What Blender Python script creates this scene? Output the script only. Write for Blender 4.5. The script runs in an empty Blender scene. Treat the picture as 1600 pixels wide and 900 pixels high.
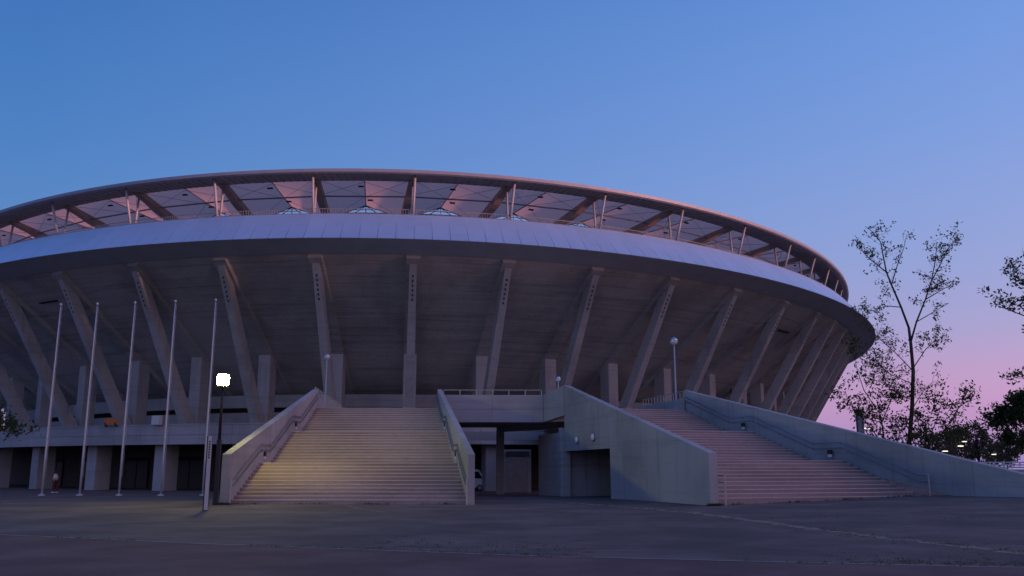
import bpy, math, random
import numpy as np
from mathutils import Matrix, Vector

# ------------------------------------------------------------------ camera, sky, sun
sc = bpy.context.scene
R = math.radians
SUN_AZ = R(110.0)           # clockwise from +Y (view axis); the sun is low behind the camera, to the right
SUN_EL = R(4.0)
cam_d = bpy.data.cameras.new('camera')
cam = bpy.data.objects.new('camera', cam_d)
sc.collection.objects.link(cam)
cam.location = (0, 0, 1.49)
cam.rotation_euler = (R(90 + 11.45), 0, 0)
cam_d.sensor_width = 36.0
cam_d.lens = 31.43
cam_d.clip_end = 6000
sc.camera = cam
vs = sc.view_settings
vs.view_transform = 'Standard'; vs.look = 'None'; vs.gamma = 1.0; vs.exposure = 0.0
vs.use_curve_mapping = False


def s2l(c):
    return tuple(((v / 255) / 12.92 if v / 255 <= .04045 else ((v / 255 + .055) / 1.055) ** 2.4) for v in c) + (1.0,)


w = bpy.data.worlds.new('World'); sc.world = w; w.use_nodes = True
nt = w.node_tree; N = nt.nodes; Lk = nt.links
tc = N.new('ShaderNodeTexCoord')
sep = N.new('ShaderNodeSeparateXYZ'); Lk.new(tc.outputs['Generated'], sep.inputs[0])


def mth(op, a, b=None, c=None, tree=None):
    t = tree or nt
    n = t.nodes.new('ShaderNodeMath'); n.operation = op
    for i, v in enumerate((a, b, c)):
        if v is None: continue
        if isinstance(v, (int, float)): n.inputs[i].default_value = v
        else: t.links.new(v, n.inputs[i])
    return n.outputs[0]


el = mth('DIVIDE', mth('ARCSINE', sep.outputs[2]), math.pi / 2)
hx = mth('MULTIPLY', sep.outputs[0], math.sin(SUN_AZ))
hy = mth('MULTIPLY', sep.outputs[1], math.cos(SUN_AZ))
hl = mth('SQRT', mth('ADD', mth('ADD', mth('MULTIPLY', sep.outputs[0], sep.outputs[0]), mth('MULTIPLY', sep.outputs[1], sep.outputs[1])), 1e-6))
cosd = mth('DIVIDE', mth('ADD', hx, hy), hl)
cosd = mth('MAXIMUM', mth('MINIMUM', cosd, 1.0), -1.0)
dif = mth('DIVIDE', mth('ARCCOSINE', cosd), math.pi)      # 0 towards the sun, 1 away from it


def ramp(stops):
    n = N.new('ShaderNodeValToRGB'); cr = n.color_ramp; cr.interpolation = 'B_SPLINE'
    while len(cr.elements) > 1: cr.elements.remove(cr.elements[-1])
    cr.elements[0].position = stops[0][0] / 90.0; cr.elements[0].color = stops[0][1]
    for p, c in stops[1:]:
        e = cr.elements.new(p / 90.0); e.color = c
    Lk.new(el, n.inputs[0])
    return n.outputs[0]


away = ramp([(0, s2l((120, 118, 168))), (3, s2l((150, 126, 170))), (7, s2l((130, 138, 190))), (13, s2l((92, 138, 198))),
             (20, s2l((74, 128, 195))), (29, s2l((62, 112, 184))), (50, s2l((50, 92, 165))), (90, s2l((44, 80, 152)))])
side = ramp([(0, s2l((140, 130, 188))), (2.2, s2l((188, 150, 200))), (4.5, s2l((206, 158, 198))), (8, s2l((168, 166, 210))), (13, s2l((148, 165, 218))),
             (20, s2l((126, 159, 224))), (30, s2l((100, 147, 221))), (50, s2l((78, 118, 194))), (90, s2l((44, 80, 152)))])
sunw = ramp([(0, (4.6, .62, .50, 1)), (7, (4.8, .68, .60, 1)), (14, (2.9, .62, .75, 1)), (22, (1.15, .52, .82, 1)),
             (36, (.46, .42, .72, 1)), (55, (.15, .22, .49, 1)), (90, s2l((44, 80, 152)))])


def mixc(f, a, b, tree=None):
    t = tree or nt
    n = t.nodes.new('ShaderNodeMix'); n.data_type = 'RGBA'
    if isinstance(f, (int, float)): n.inputs[0].default_value = f
    else: t.links.new(f, n.inputs[0])
    for k, v in ((6, a), (7, b)):
        if isinstance(v, tuple): n.inputs[k].default_value = v
        else: t.links.new(v, n.inputs[k])
    return n.outputs[2]


def maprange(v, a, b, c=0.0, d=1.0, smooth=True, tree=None):
    t = tree or nt
    n = t.nodes.new('ShaderNodeMapRange'); n.interpolation_type = 'SMOOTHSTEP' if smooth else 'LINEAR'
    t.links.new(v, n.inputs[0])
    for i, q in enumerate((a, b, c, d)): n.inputs[i + 1].default_value = q
    return n.outputs[0]


f1 = maprange(dif, 140 / 180, 80 / 180, smooth=False)       # away -> side
f2 = maprange(dif, 82 / 180, 5 / 180)                       # side -> sun
skyc = mixc(f2, mixc(f1, away, side), sunw)
bg = N['Background']; Lk.new(skyc, bg.inputs[0]); bg.inputs[1].default_value = 1.0

sun_d = bpy.data.lights.new('sun', 'SUN'); sun_d.energy = 5.0; sun_d.angle = R(2.0); sun_d.color = (1.0, .43, .36)
sun = bpy.data.objects.new('sun', sun_d); sc.collection.objects.link(sun)
to_sun = Vector((math.sin(SUN_AZ) * math.cos(SUN_EL), math.cos(SUN_AZ) * math.cos(SUN_EL), math.sin(SUN_EL)))
sun.rotation_euler = to_sun.to_track_quat('Z', 'Y').to_euler()
sun.location = to_sun * 300

# ------------------------------------------------------------------ helpers
COL = sc.collection


class MB:
    def __init__(s): s.v = []; s.f = []

    def add(s, vs_, fs_):
        b = len(s.v); s.v += [tuple(p) for p in vs_]; s.f += [tuple(i + b for i in q) for q in fs_]; return s

    def hexa(s, p):                      # 8 points: bottom ring 0-3, top ring 4-7
        return s.add(p, [(3, 2, 1, 0), (4, 5, 6, 7), (0, 1, 5, 4), (1, 2, 6, 5), (2, 3, 7, 6), (3, 0, 4, 7)])

    def box(s, c, d, rz=0.0):
        cx, cy, cz = c; hx_, hy_, hz_ = d[0] / 2, d[1] / 2, d[2] / 2
        co, si = math.cos(rz), math.sin(rz)
        P = []
        for z in (-hz_, hz_):
            for x, y in ((-hx_, -hy_), (hx_, -hy_), (hx_, hy_), (-hx_, hy_)):
                P.append((cx + co * x - si * y, cy + si * x + co * y, cz + z))
        return s.hexa(P)

    def prism(s, poly, zb, zt):          # plan polygon (ccw), zb/zt number or list
        n = len(poly)
        zb = [zb] * n if isinstance(zb, (int, float)) else zb
        zt = [zt] * n if isinstance(zt, (int, float)) else zt
        P = [(x, y, z) for (x, y), z in zip(poly, zb)] + [(x, y, z) for (x, y), z in zip(poly, zt)]
        F = [tuple(range(n - 1, -1, -1)), tuple(range(n, 2 * n))] + [(i, (i + 1) % n, n + (i + 1) % n, n + i) for i in range(n)]
        return s.add(P, F)

    def tube(s, path, r, seg=6, cap=True):
        path = [Vector(p) for p in path]; n = len(path)
        rs = [r] * n if isinstance(r, (int, float)) else r
        rings = []; up = None
        for i, p in enumerate(path):
            d = (path[min(i + 1, n - 1)] - path[max(i - 1, 0)])
            if d.length < 1e-9: d = Vector((0, 0, 1))
            d.normalize()
            if up is None:
                up = Vector((0, 0, 1)) if abs(d.z) < .9 else Vector((1, 0, 0))
            u = d.cross(up)
            if u.length < 1e-6: u = d.cross(Vector((0, 1, 0)))
            u.normalize(); vv = u.cross(d).normalized(); up = vv
            rings.append([p + (u * math.cos(2 * math.pi * k / seg) + vv * math.sin(2 * math.pi * k / seg)) * rs[i] for k in range(seg)])
        P = [q for rg in rings for q in rg]; F = []
        for i in range(n - 1):
            for k in range(seg):
                a = i * seg + k; b = i * seg + (k + 1) % seg
                F.append((a, b, b + seg, a + seg))
        if cap:
            F.append(tuple(range(seg - 1, -1, -1))); F.append(tuple((n - 1) * seg + k for k in range(seg)))
        return s.add(P, F)

    def lathe(s, c, prof, seg=14):       # prof: list of (r, z)
        P = []; F = []
        for r_, z in prof:
            for k in range(seg):
                a = 2 * math.pi * k / seg
                P.append((c[0] + r_ * math.cos(a), c[1] + r_ * math.sin(a), c[2] + z))
        for i in range(len(prof) - 1):
            for k in range(seg):
                a = i * seg + k; b = i * seg + (k + 1) % seg
                F.append((a, b, b + seg, a + seg))
        F.append(tuple(range(seg - 1, -1, -1))); F.append(tuple((len(prof) - 1) * seg + k for k in range(seg)))
        return s.add(P, F)

    def mesh(s, name):
        me = bpy.data.meshes.new(name); me.from_pydata(s.v, [], s.f); me.update(); return me

    def build(s, name, m, parent=None, smooth=False, bevel=0):
        return link(name, s.mesh(name), m, parent, smooth=smooth, bevel=bevel)


def link(name, me, m, parent=None, mw=None, smooth=False, bevel=0):
    if m is not None and len(me.materials) == 0: me.materials.append(MAT[m])
    o = bpy.data.objects.new(name, me); COL.objects.link(o)
    if mw is not None: o.matrix_basis = mw
    if parent is not None:
        o.parent = parent; o.matrix_parent_inverse = parent.matrix_basis.inverted()
    if smooth and not me.get('sm'):
        me.polygons.foreach_set('use_smooth', [True] * len(me.polygons)); me['sm'] = 1
    if bevel:
        b = o.modifiers.new('bevel', 'BEVEL'); b.width = bevel; b.segments = 2; b.limit_method = 'ANGLE'
    return o


def tag(o, label, cat, group=None):
    o['label'] = label; o['category'] = cat
    if group: o['group'] = group
    return o


def thing(name, label, cat, loc, group=None):
    o = bpy.data.objects.new(name, None); COL.objects.link(o); o.empty_display_size = .3
    o.matrix_basis = Matrix.Translation(loc)
    return tag(o, label, cat, group)


def struct(o): o['kind'] = 'structure'; return o
def stuff(o): o['kind'] = 'stuff'; return o


# ------------------------------------------------------------------ materials
MAT = {}


def newmat(name):
    m = bpy.data.materials.new(name); m.use_nodes = True; MAT[name] = m
    t = m.node_tree; return m, t, t.nodes['Principled BSDF']


def noise(t, vec, scale, detail=5, rough=.6):
    n = t.nodes.new('ShaderNodeTexNoise'); n.inputs['Scale'].default_value = scale
    n.inputs['Detail'].default_value = detail; n.inputs['Roughness'].default_value = rough
    t.links.new(vec, n.inputs['Vector']); return n.outputs[0]


def mapping(t, vec, sc_):
    n = t.nodes.new('ShaderNodeMapping'); n.inputs['Scale'].default_value = sc_
    t.links.new(vec, n.inputs[0]); return n.outputs[0]


def pos(t):
    return t.nodes.new('ShaderNodeNewGeometry').outputs['Position']


def bump(t, bs, h, strength=.3, dist=.02):
    b = t.nodes.new('ShaderNodeBump'); b.inputs['Strength'].default_value = strength; b.inputs['Distance'].default_value = dist
    t.links.new(h, b.inputs['Height']); t.links.new(b.outputs[0], bs.inputs['Normal'])


def simple(name, col, rough=.6, metal=0.0, var=.12, scale=6.0, spec=.4, obj=.0):
    m, t, b = newmat(name)
    p = pos(t)
    n = noise(t, p, scale)
    f = maprange(n, .3, .7, 1 - var, 1 + var, False, t)
    if obj:
        oi = t.nodes.new('ShaderNodeObjectInfo')
        f = mth('MULTIPLY', f, maprange(oi.outputs['Random'], 0, 1, 1 - obj, 1 + obj, False, t), tree=t)
    vm = t.nodes.new('ShaderNodeVectorMath'); vm.operation = 'SCALE'
    vm.inputs[0].default_value = col; t.links.new(f, vm.inputs['Scale'])
    t.links.new(vm.outputs[0], b.inputs['Base Color'])
    b.inputs['Roughness'].default_value = rough; b.inputs['Metallic'].default_value = metal
    b.inputs['Specular IOR Level'].default_value = spec
    return m


def concrete(name, lo, hi, streak=.35, lines=.22, obj=.04):
    m, t, b = newmat(name)
    p = pos(t)
    big = noise(t, p, .55, 6, .62)
    fine = noise(t, p, 9.0, 6, .7)
    st = noise(t, mapping(t, p, (2.2, 2.2, .10)), 1.6, 6, .7)
    f = mth('ADD', mth('MULTIPLY', big, .6), mth('MULTIPLY', fine, .4), tree=t)
    c = mixc(maprange(f, .32, .68, 0, 1, False, t), tuple(lo) + (1,), tuple(hi) + (1,), t)
    blot = noise(t, p, .16, 4, .6)
    c = mixc(maprange(blot, .42, .66, 0, .45, True, t), c, tuple(v * .62 for v in lo) + (1,), t)
    hb = noise(t, mapping(t, p, (.05, .05, 2.6)), 1.3, 5, .75)
    c = mixc(maprange(hb, .50, .66, 0, lines, True, t), c, tuple(v * .55 for v in lo) + (1,), t)
    dark = maprange(st, .52, .78, 0, streak, True, t)
    c = mixc(dark, c, tuple(v * .45 for v in lo) + (1,), t)
    oi = t.nodes.new('ShaderNodeObjectInfo')
    vm = t.nodes.new('ShaderNodeVectorMath'); vm.operation = 'SCALE'
    t.links.new(c, vm.inputs[0]); t.links.new(maprange(oi.outputs['Random'], 0, 1, 1 - obj, 1 + obj, False, t), vm.inputs['Scale'])
    t.links.new(vm.outputs[0], b.inputs['Base Color'])
    b.inputs['Roughness'].default_value = .85; b.inputs['Specular IOR Level'].default_value = .25
    bump(t, b, fine, .25, .012)
    return m


concrete('concrete', (.27, .26, .25), (.43, .415, .40), .5)
concrete('concrete_frame', (.265, .272, .285), (.395, .405, .42), .6)
concrete('concrete_soffit', (.24, .247, .252), (.385, .395, .40), .6, lines=.4)
concrete('concrete_step', (.235, .182, .170), (.37, .29, .272), .35, obj=.09)
simple('nosing', (.55, .455, .43), .8, var=.15, scale=3)
concrete('deck_panel', (.28, .285, .30), (.36, .365, .385), .35)
simple('soffit_metal', (.43, .47, .52), .55, .0, .10, .6)
simple('rim_metal', (.30, .31, .36), .5, .2, .08, 1.5)
simple('rim_under', (.44, .38, .36), .7, 0, .15, 1.2)
simple('white_steel', (.46, .46, .50), .45, .0, .06, 3)
simple('girder_paint', (.46, .33, .27), .6, 0, .12, 2)
simple('dark_steel', (.06, .058, .06), .5, .3, .1, 3)
simple('rail_steel', (.30, .30, .32), .38, .7, .1, 8)
simple('pale_rail', (.45, .42, .38), .5, .2, .1, 8)
simple('black', (.012, .012, .013), .8, 0, .1, 3)
simple('pole_white', (.50, .51, .57), .35, .25, .04, 2)
simple('pole_dark', (.028, .026, .026), .5, .2, .1, 4)
simple('sign_face', (.50, .49, .48), .5, 0, .08, 6)
simple('chrome', (.62, .63, .66), .18, .9, .03, 4)
simple('lamp_white', (.75, .75, .74), .35, 0, .03, 4)
simple('bark', (.055, .042, .036), .9, 0, .35, 14)
simple('orange', (.55, .15, .035), .6, 0, .1, 6)
simple('van_white', (.68, .68, .68), .25, 0, .03, 3, .5)
simple('glass_dark', (.015, .017, .02), .08, 0, .05, 3, .5)
simple('tyre', (.014, .014, .014), .85, 0, .1, 8)
simple('hub', (.32, .32, .33), .35, .7, .05, 8)
simple('skin', (.36, .21, .15), .6, 0, .08, 9)
simple('shirt', (.55, .55, .55), .8, 0, .06, 12)
simple('trousers', (.085, .016, .018), .8, 0, .1, 12)
simple('hair', (.012, .01, .009), .7, 0, .2, 20)
simple('shutter', (.30, .25, .23), .7, 0, .15, 2.5)
simple('fence_white', (.55, .55, .57), .5, 0, .06, 4)
simple('light_fixture', (.03, .03, .032), .5, 0, .1, 4)
simple('pillar_blue', (.16, .20, .26), .6, 0, .1, 2)
simple('shaded_wall', (.075, .068, .065), .85, 0, .2, 1.2)  # near-black wall tone with the deep shade put into the colour

# fascia: brushed pale metal cladding
m, t, b = newmat('fascia_panel')
oi = t.nodes.new('ShaderNodeObjectInfo')
nz = noise(t, pos(t), .8, 4)
f = mth('MULTIPLY', maprange(oi.outputs['Random'], 0, 1, .965, 1.035, False, t), maprange(nz, .3, .7, .96, 1.04, False, t), tree=t)
vm = t.nodes.new('ShaderNodeVectorMath'); vm.operation = 'SCALE'; vm.inputs[0].default_value = (.63, .745, .87)
t.links.new(f, vm.inputs['Scale']); t.links.new(vm.outputs[0], b.inputs['Base Color'])
b.inputs['Metallic'].default_value = .55; b.inputs['Roughness'].default_value = .42

# translucent roof membrane
m, t, b = newmat('membrane')
out = t.nodes['Material Output']
nz = noise(t, pos(t), .7, 5)
c = mixc(nz, (.68, .60, .58, 1), (.80, .72, .70, 1), t)
d1 = t.nodes.new('ShaderNodeBsdfDiffuse'); t.links.new(c, d1.inputs[0])
d2 = t.nodes.new('ShaderNodeBsdfTranslucent'); d2.inputs[0].default_value = (.84, .55, .46, 1)
mx = t.nodes.new('ShaderNodeMixShader'); mx.inputs[0].default_value = .58
t.links.new(d1.outputs[0], mx.inputs[1]); t.links.new(d2.outputs[0], mx.inputs[2]); t.links.new(mx.outputs[0], out.inputs[0])

# asphalt
m, t, b = newmat('asphalt')
p = pos(t)
g1 = noise(t, p, 16.0, 6, .75); g2 = noise(t, p, .35, 6, .65); g3 = noise(t, mapping(t, p, (.25, 1.0, 1)), .9, 6, .7); g4 = noise(t, p, 4.5, 5, .7)
c = mixc(maprange(g2, .35, .68, 0, 1, True, t), (.098, .077, .070, 1), (.178, .138, .121, 1), t)
c = mixc(maprange(g1, .48, .75, 0, .55, True, t), c, (.22, .21, .20, 1), t)
c = mixc(maprange(g3, .56, .74, 0, .40, True, t), c, (.29, .23, .18, 1), t)
c = mixc(maprange(g4, .58, .72, 0, .35, True, t), c, (.065, .060, .062, 1), t)
t.links.new(c, b.inputs['Base Color']); b.inputs['Roughness'].default_value = .9; b.inputs['Specular IOR Level'].default_value = .2
bump(t, b, g1, .5, .01)
# red-brown rubber/asphalt paving in the foreground
m, t, b = newmat('red_paving')
p = pos(t)
g1 = noise(t, p, 16.0, 6, .75); g2 = noise(t, p, .5, 6, .65); g4 = noise(t, p, 3.2, 5, .7)
c = mixc(maprange(g2, .35, .68, 0, 1, True, t), (.120, .073, .068, 1), (.185, .112, .102, 1), t)
c = mixc(maprange(g1, .5, .75, 0, .5, True, t), c, (.22, .15, .135, 1), t)
c = mixc(maprange(g4, .6, .75, 0, .35, True, t), c, (.075, .048, .05, 1), t)
t.links.new(c, b.inputs['Base Color']); b.inputs['Roughness'].default_value = .9; b.inputs['Specular IOR Level'].default_value = .2
bump(t, b, g1, .4, .008)
simple('kerb', (.27, .245, .215), .9, 0, .35, 5)
simple('dirt', (.25, .205, .15), .95, 0, .4, 7)
simple('turf', (.035, .045, .02), .95, 0, .4, .05)


def leafmat(name, a, bcol):
    m, t, b = newmat(name)
    out = t.nodes['Material Output']
    n1 = noise(t, pos(t), 1.6, 3)
    c = mixc(maprange(n1, .3, .7, 0, 1, False, t), a + (1,), bcol + (1,), t)
    d1 = t.nodes.new('ShaderNodeBsdfDiffuse'); t.links.new(c, d1.inputs[0])
    d2 = t.nodes.new('ShaderNodeBsdfTranslucent'); t.links.new(c, d2.inputs[0])
    mx = t.nodes.new('ShaderNodeMixShader'); mx.inputs[0].default_value = .5
    t.links.new(d1.outputs[0], mx.inputs[1]); t.links.new(d2.outputs[0], mx.inputs[2]); t.links.new(mx.outputs[0], out.inputs[0])


leafmat('leaf', (.095, .10, .06), (.15, .145, .09))
leafmat('leaf_green', (.06, .085, .03), (.11, .13, .055))
leafmat('leaf_dark', (.035, .06, .025), (.075, .11, .045))
leafmat('leaf_dry', (.20, .17, .09), (.13, .13, .06))


def emit(name, col, st):
    m, t, b = newmat(name)
    b.inputs['Base Color'].default_value = (.8, .8, .8, 1)
    b.inputs['Emission Color'].default_value = col + (1,); b.inputs['Emission Strength'].default_value = st


emit('lantern_glass', (1.0, .88, .19), 320.0)
emit('far_lamp', (.95, .90, .60), 1.6)

# ------------------------------------------------------------------ ground


def sstep(a, b_, x):
    u = min(1.0, max(0.0, (x - a) / (b_ - a))); return u * u * (3 - 2 * u)


def gz(x, y):
    z = 0.0
    if x > 0: z += .0011 * min(x, 27.0) ** 2 * sstep(14, 32, y)
    z -= .0125 * (min(max(y, 43.0), 76.0) - 43.0)
    return z


def grid(xs, ys, dz, name, m, clip=None):
    mb = MB(); nx = len(xs)
    V = [(x, y, gz(x, y) + dz) for y in ys for x in xs]
    F = []
    for j in range(len(ys) - 1):
        for i in range(nx - 1):
            F.append((j * nx + i, j * nx + i + 1, (j + 1) * nx + i + 1, (j + 1) * nx + i))
    mb.add(V, F); return mb.build(name, m, smooth=True)


gx = [-2500, -900, -400, -200, -120] + list(range(-80, 81, 4)) + [120, 200, 400, 900, 2500]
gy = [-2500, -900, -400, -150, -60, -20, 0, 6, 10] + list(range(12, 90, 3)) + [100, 130, 200, 300, 500, 900, 1600, 3000]
struct(grid(gx, gy, 0, 'ground', 'asphalt'))
# boundary between the asphalt forecourt and the red paving: a shallow curve
EDGE = [(-70, 43.0), (-40, 32.0), (-24, 26.2), (-12.3, 21.6), (-6.0, 18.7), (0, 16.35), (4, 15.25), (8.2, 14.25), (14, 13.0), (30, 9.6), (60, 3.2)]


def edge_y(x):
    for (x0, y0), (x1, y1) in zip(EDGE, EDGE[1:]):
        if x0 <= x <= x1: return y0 + (y1 - y0) * (x - x0) / (x1 - x0)
    return EDGE[0][1] if x < EDGE[0][0] else EDGE[-1][1]


mb = MB(); xs = [-70 + 2 * i for i in range(66)]; rows = 14
V = []
for j in range(rows):
    for x in xs:
        y1 = edge_y(x); y0 = -60.0; u = (j / (rows - 1)) ** .5
        y = y0 + (y1 - y0) * u
        V.append((x, y, gz(x, y) + .004))
F = [(j * len(xs) + i, j * len(xs) + i + 1, (j + 1) * len(xs) + i + 1, (j + 1) * len(xs) + i) for j in range(rows - 1) for i in range(len(xs) - 1)]
struct(mb.add(V, F).build('red_pavement', 'red_paving', smooth=True))


def strip(name, pts, wd, m, dz, jit=0.0, seed=1, step=.35):
    rnd = random.Random(seed); mb = MB(); V = []
    P = []
    for (x0, y0), (x1, y1) in zip(pts, pts[1:]):
        n = max(1, int(math.hypot(x1 - x0, y1 - y0) / step))
        for i in range(n): P.append((x0 + (x1 - x0) * i / n, y0 + (y1 - y0) * i / n))
    P.append(pts[-1])
    for i, (x, y) in enumerate(P):
        a = P[max(0, i - 1)]; c_ = P[min(len(P) - 1, i + 1)]
        d = Vector((c_[0] - a[0], c_[1] - a[1])).normalized(); n_ = Vector((-d.y, d.x))
        l_ = wd * .5 * (1 + jit * rnd.uniform(-1, 1)); r_ = wd * .5 * (1 + jit * rnd.uniform(-1, 1))
        off = wd * jit * .4 * rnd.uniform(-1, 1)
        for s_ in (l_ + off, -r_ + off):
            X, Y = x + n_.x * s_, y + n_.y * s_
            V.append((X, Y, gz(X, Y) + dz))
    F = [(2 * i, 2 * i + 1, 2 * i + 3, 2 * i + 2) for i in range(len(P) - 1)]
    return mb.add(V, F).build(name, m, smooth=True)


struct(strip('kerb_strip', EDGE, .11, 'kerb', .009, .25, 3))
JOINT = [(1.2, 46.0), (2.6, 41.5), (4.6, 36.0), (6.2, 31.0), (6.9, 26.5), (7.4, 23.4), (8.2, 19.8), (9.3, 16.2), (10.5, 12.6)]
struct(strip('dirt_joint', JOINT, .30, 'dirt', .006, .95, 5, .2))
JOINT2 = [(-7.0, 38.6), (-6.2, 36.2), (-5.0, 33.5), (-4.4, 32.2)]
struct(strip('dirt_joint', JOINT2, .10, 'dirt', .006, .7, 6, .2))
JOINT3 = [(-2.2, 38.5), (-.6, 36.5), (1.2, 34.2)]
struct(strip('dirt_joint', JOINT3, .10, 'dirt', .006, .7, 8, .2))
JOINT4 = [(7.0, 27.5), (9.5, 27.0), (12.4, 26.2), (16, 24.6)]
struct(strip('dirt_joint', JOINT4, .10, 'dirt', .0065, .8, 9, .2))
# dry weeds along the joints
rnd = random.Random(11)
mb = MB()


def tuft(x, y, h, n):
    for _ in range(n):
        a = rnd.uniform(0, 6.28); bx, by = x + rnd.gauss(0, .05), y + rnd.gauss(0, .05)
        z = gz(bx, by); hh = h * rnd.uniform(.5, 1.2); ln = rnd.uniform(.02, .09)
        c_, s_ = math.cos(a), math.sin(a); wd = .006 + .004 * rnd.random()
        mb.add([(bx - s_ * wd, by + c_ * wd, z), (bx + s_ * wd, by - c_ * wd, z), (bx + c_ * ln, by + s_ * ln, z + hh)], [(0, 1, 2)])


def weeds(pts, dens, spread, h, seed):
    for (x0, y0), (x1, y1) in zip(pts, pts[1:]):
        L = math.hypot(x1 - x0, y1 - y0)
        for _ in range(int(L * dens)):
            u = rnd.random()
            if math.sin(seed + (x0 + (x1 - x0) * u) * 1.3) + rnd.uniform(-1, 1) < -.2: continue
            tuft(x0 + (x1 - x0) * u + rnd.gauss(0, spread), y0 + (y1 - y0) * u + rnd.gauss(0, spread), h, rnd.randint(4, 9))


weeds(EDGE[2:9], 5.0, .09, .05, 1)
weeds(JOINT, 7.0, .15, .05, 2)
weeds(JOINT[5:], 9.0, .5, .035, 2)
weeds(JOINT4, 5.0, .2, .04, 4)
for _ in range(260):
    x = rnd.uniform(5.5, 10.5); tuft(x, edge_y(x) + abs(rnd.gauss(0, .7)) + .1, .035, 5)
for _ in range(150):
    x = rnd.uniform(-3, 1.5); tuft(x, edge_y(x) + abs(rnd.gauss(0, 1.6)), .035, 5)
_dw = mb
mb = MB()
for (a_, b_) in (((-12.1, 39.6), (-1.9, 39.62)), ((8.2, 36.55), (17.9, 40.05)), ((-12.6, 39.2), (-12.0, 39.2)), ((7.7, 36.2), (8.2, 36.2))):
    for _ in range(170):
        u = rnd.random()
        if math.sin(u * 23) + rnd.uniform(-1, 1) < .1: continue
        tuft(a_[0] + (b_[0] - a_[0]) * u, a_[1] + (b_[1] - a_[1]) * u - abs(rnd.gauss(0, .06)), .11, 6)
o = mb.build('green_weeds', 'leaf_dark'); stuff(o); tag(o, 'dark green weeds along the foot of both staircases', 'weeds')
mb = _dw
o = mb.build('dry_weeds', 'leaf_dry'); stuff(o); tag(o, 'sparse dry weeds growing along the joints of the forecourt', 'weeds')

# unseen ridge added towards the sun, shaped to shade everything below the roof
mb = MB(); V = []; n = 40; D = 460.0
sdir = Vector((math.sin(SUN_AZ), math.cos(SUN_AZ))); tdir = Vector((sdir.y, -sdir.x))
rr = random.Random(4)
RIDGE = 25.0 + (D + 34) * math.tan(SUN_EL)
for i in range(n + 1):
    u = (i / n - .5) * 1500
    hh = RIDGE + 1.2 * math.sin(i * 1.7) + rr.uniform(-.7, .7)
    for k, (dd, z) in enumerate(((-90, -.5), (-40, hh * .75), (0, hh), (60, hh * .7), (200, -.5))):
        c_ = sdir * (D + dd) + tdir * u
        V.append((c_.x, c_.y, z))
F = [(i * 5 + k, i * 5 + k + 1, (i + 1) * 5 + k + 1, (i + 1) * 5 + k) for i in range(n) for k in range(4)]
struct(mb.add(V, F).build('sun_blocking_ridge', 'turf', smooth=True))

# ------------------------------------------------------------------ stadium geometry (plan: an ellipse)
CX, CY, TH, EA, EB = -23.719, 211.928, .1038, 88.446, 141.747
CT, ST_ = math.cos(TH), math.sin(TH)
DECK = 5.31


# plan curve: an ellipse round the near end, running on into a straighter flank on the right
PH0 = 4.7238
DB = 2 * math.pi / 64                 # concrete frames
DR = 2 * math.pi / 58                 # roof frames
_G = np.linspace(PH0 - 1.6, PH0 + 2.7, 4301); _dG = _G[1] - _G[0]
_u = EA * np.cos(_G); _v = EB * np.sin(_G)
_x = CX + CT * _u - ST_ * _v; _y = CY + ST_ * _u + CT * _v
_nx = EB * np.cos(_G); _ny = EA * np.sin(_G)
_h = np.unwrap(np.arctan2(ST_ * _nx + CT * _ny, CT * _nx - ST_ * _ny))
_dh = np.gradient(_h, _dG); _ds = np.hypot(np.gradient(_x, _dG), np.gradient(_y, _dG))
_i0 = int(np.searchsorted(_G, PH0 + 5 * DB))
_b = np.clip((_G - _G[_i0]) / .15, 0, 1); _b = _b * _b * (3 - 2 * _b)
_dh = _dh * (1 - .28 * _b); _ds = _ds * (1 - _b) + _b * _ds[_i0] * .68
for _i in range(_i0 + 1, len(_G)):
    _h[_i] = _h[_i - 1] + _dh[_i] * _dG
    _x[_i] = _x[_i - 1] - math.sin(_h[_i]) * _ds[_i] * _dG
    _y[_i] = _y[_i - 1] + math.cos(_h[_i]) * _ds[_i] * _dG


def E(o, phi):
    q = min(max((phi - _G[0]) / _dG, 0.0), len(_G) - 2.0); k = int(q); f_ = q - k
    h = _h[k] * (1 - f_) + _h[k + 1] * f_; nx, ny = math.cos(h), math.sin(h)
    return float(_x[k] * (1 - f_) + _x[k + 1] * f_ + o * nx), float(_y[k] * (1 - f_) + _y[k + 1] * f_ + o * ny), nx, ny


ROOF_TURN = R(6.0)                    # the roof frames are turned a little from the concrete ones


def ER(o, phi):
    x, y, nx, ny = E(-4.0, phi); c_, s_ = math.cos(ROOF_TURN), math.sin(ROOF_TURN)
    mx, my = c_ * nx - s_ * ny, s_ * nx + c_ * ny
    return x + (o + 4) * mx, y + (o + 4) * my, mx, my


def roof_frame(phi):
    x, y, nx, ny = ER(0, phi)
    return Matrix(((ny, nx, 0, x), (-nx, ny, 0, y), (0, 0, 1, 0), (0, 0, 0, 1)))


def frame(phi):                       # local (t, o, z) -> world
    x, y, nx, ny = E(0, phi)
    return Matrix(((ny, nx, 0, x), (-nx, ny, 0, y), (0, 0, 1, 0), (0, 0, 0, 1)))


def sweep(prof, phis, closed=True):
    mb = MB(); n = len(prof)
    for ph in phis:
        for o_, z in prof:
            x, y, _, _ = E(o_, ph); mb.v.append((x, y, z))
    for i in range(len(phis) - 1):
        for k in range(n if closed else n - 1):
            a = i * n + k; b_ = i * n + (k + 1) % n
            mb.f.append((a, b_, b_ + n, a + n))
    if closed:
        mb.f.append(tuple(range(n))); mb.f.append(tuple((len(phis) - 1) * n + k for k in range(n - 1, -1, -1)))
    return mb


TWO = 2 * math.pi


def lin(a, b_, n): return [a + (b_ - a) * i / n for i in range(n + 1)]


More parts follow.
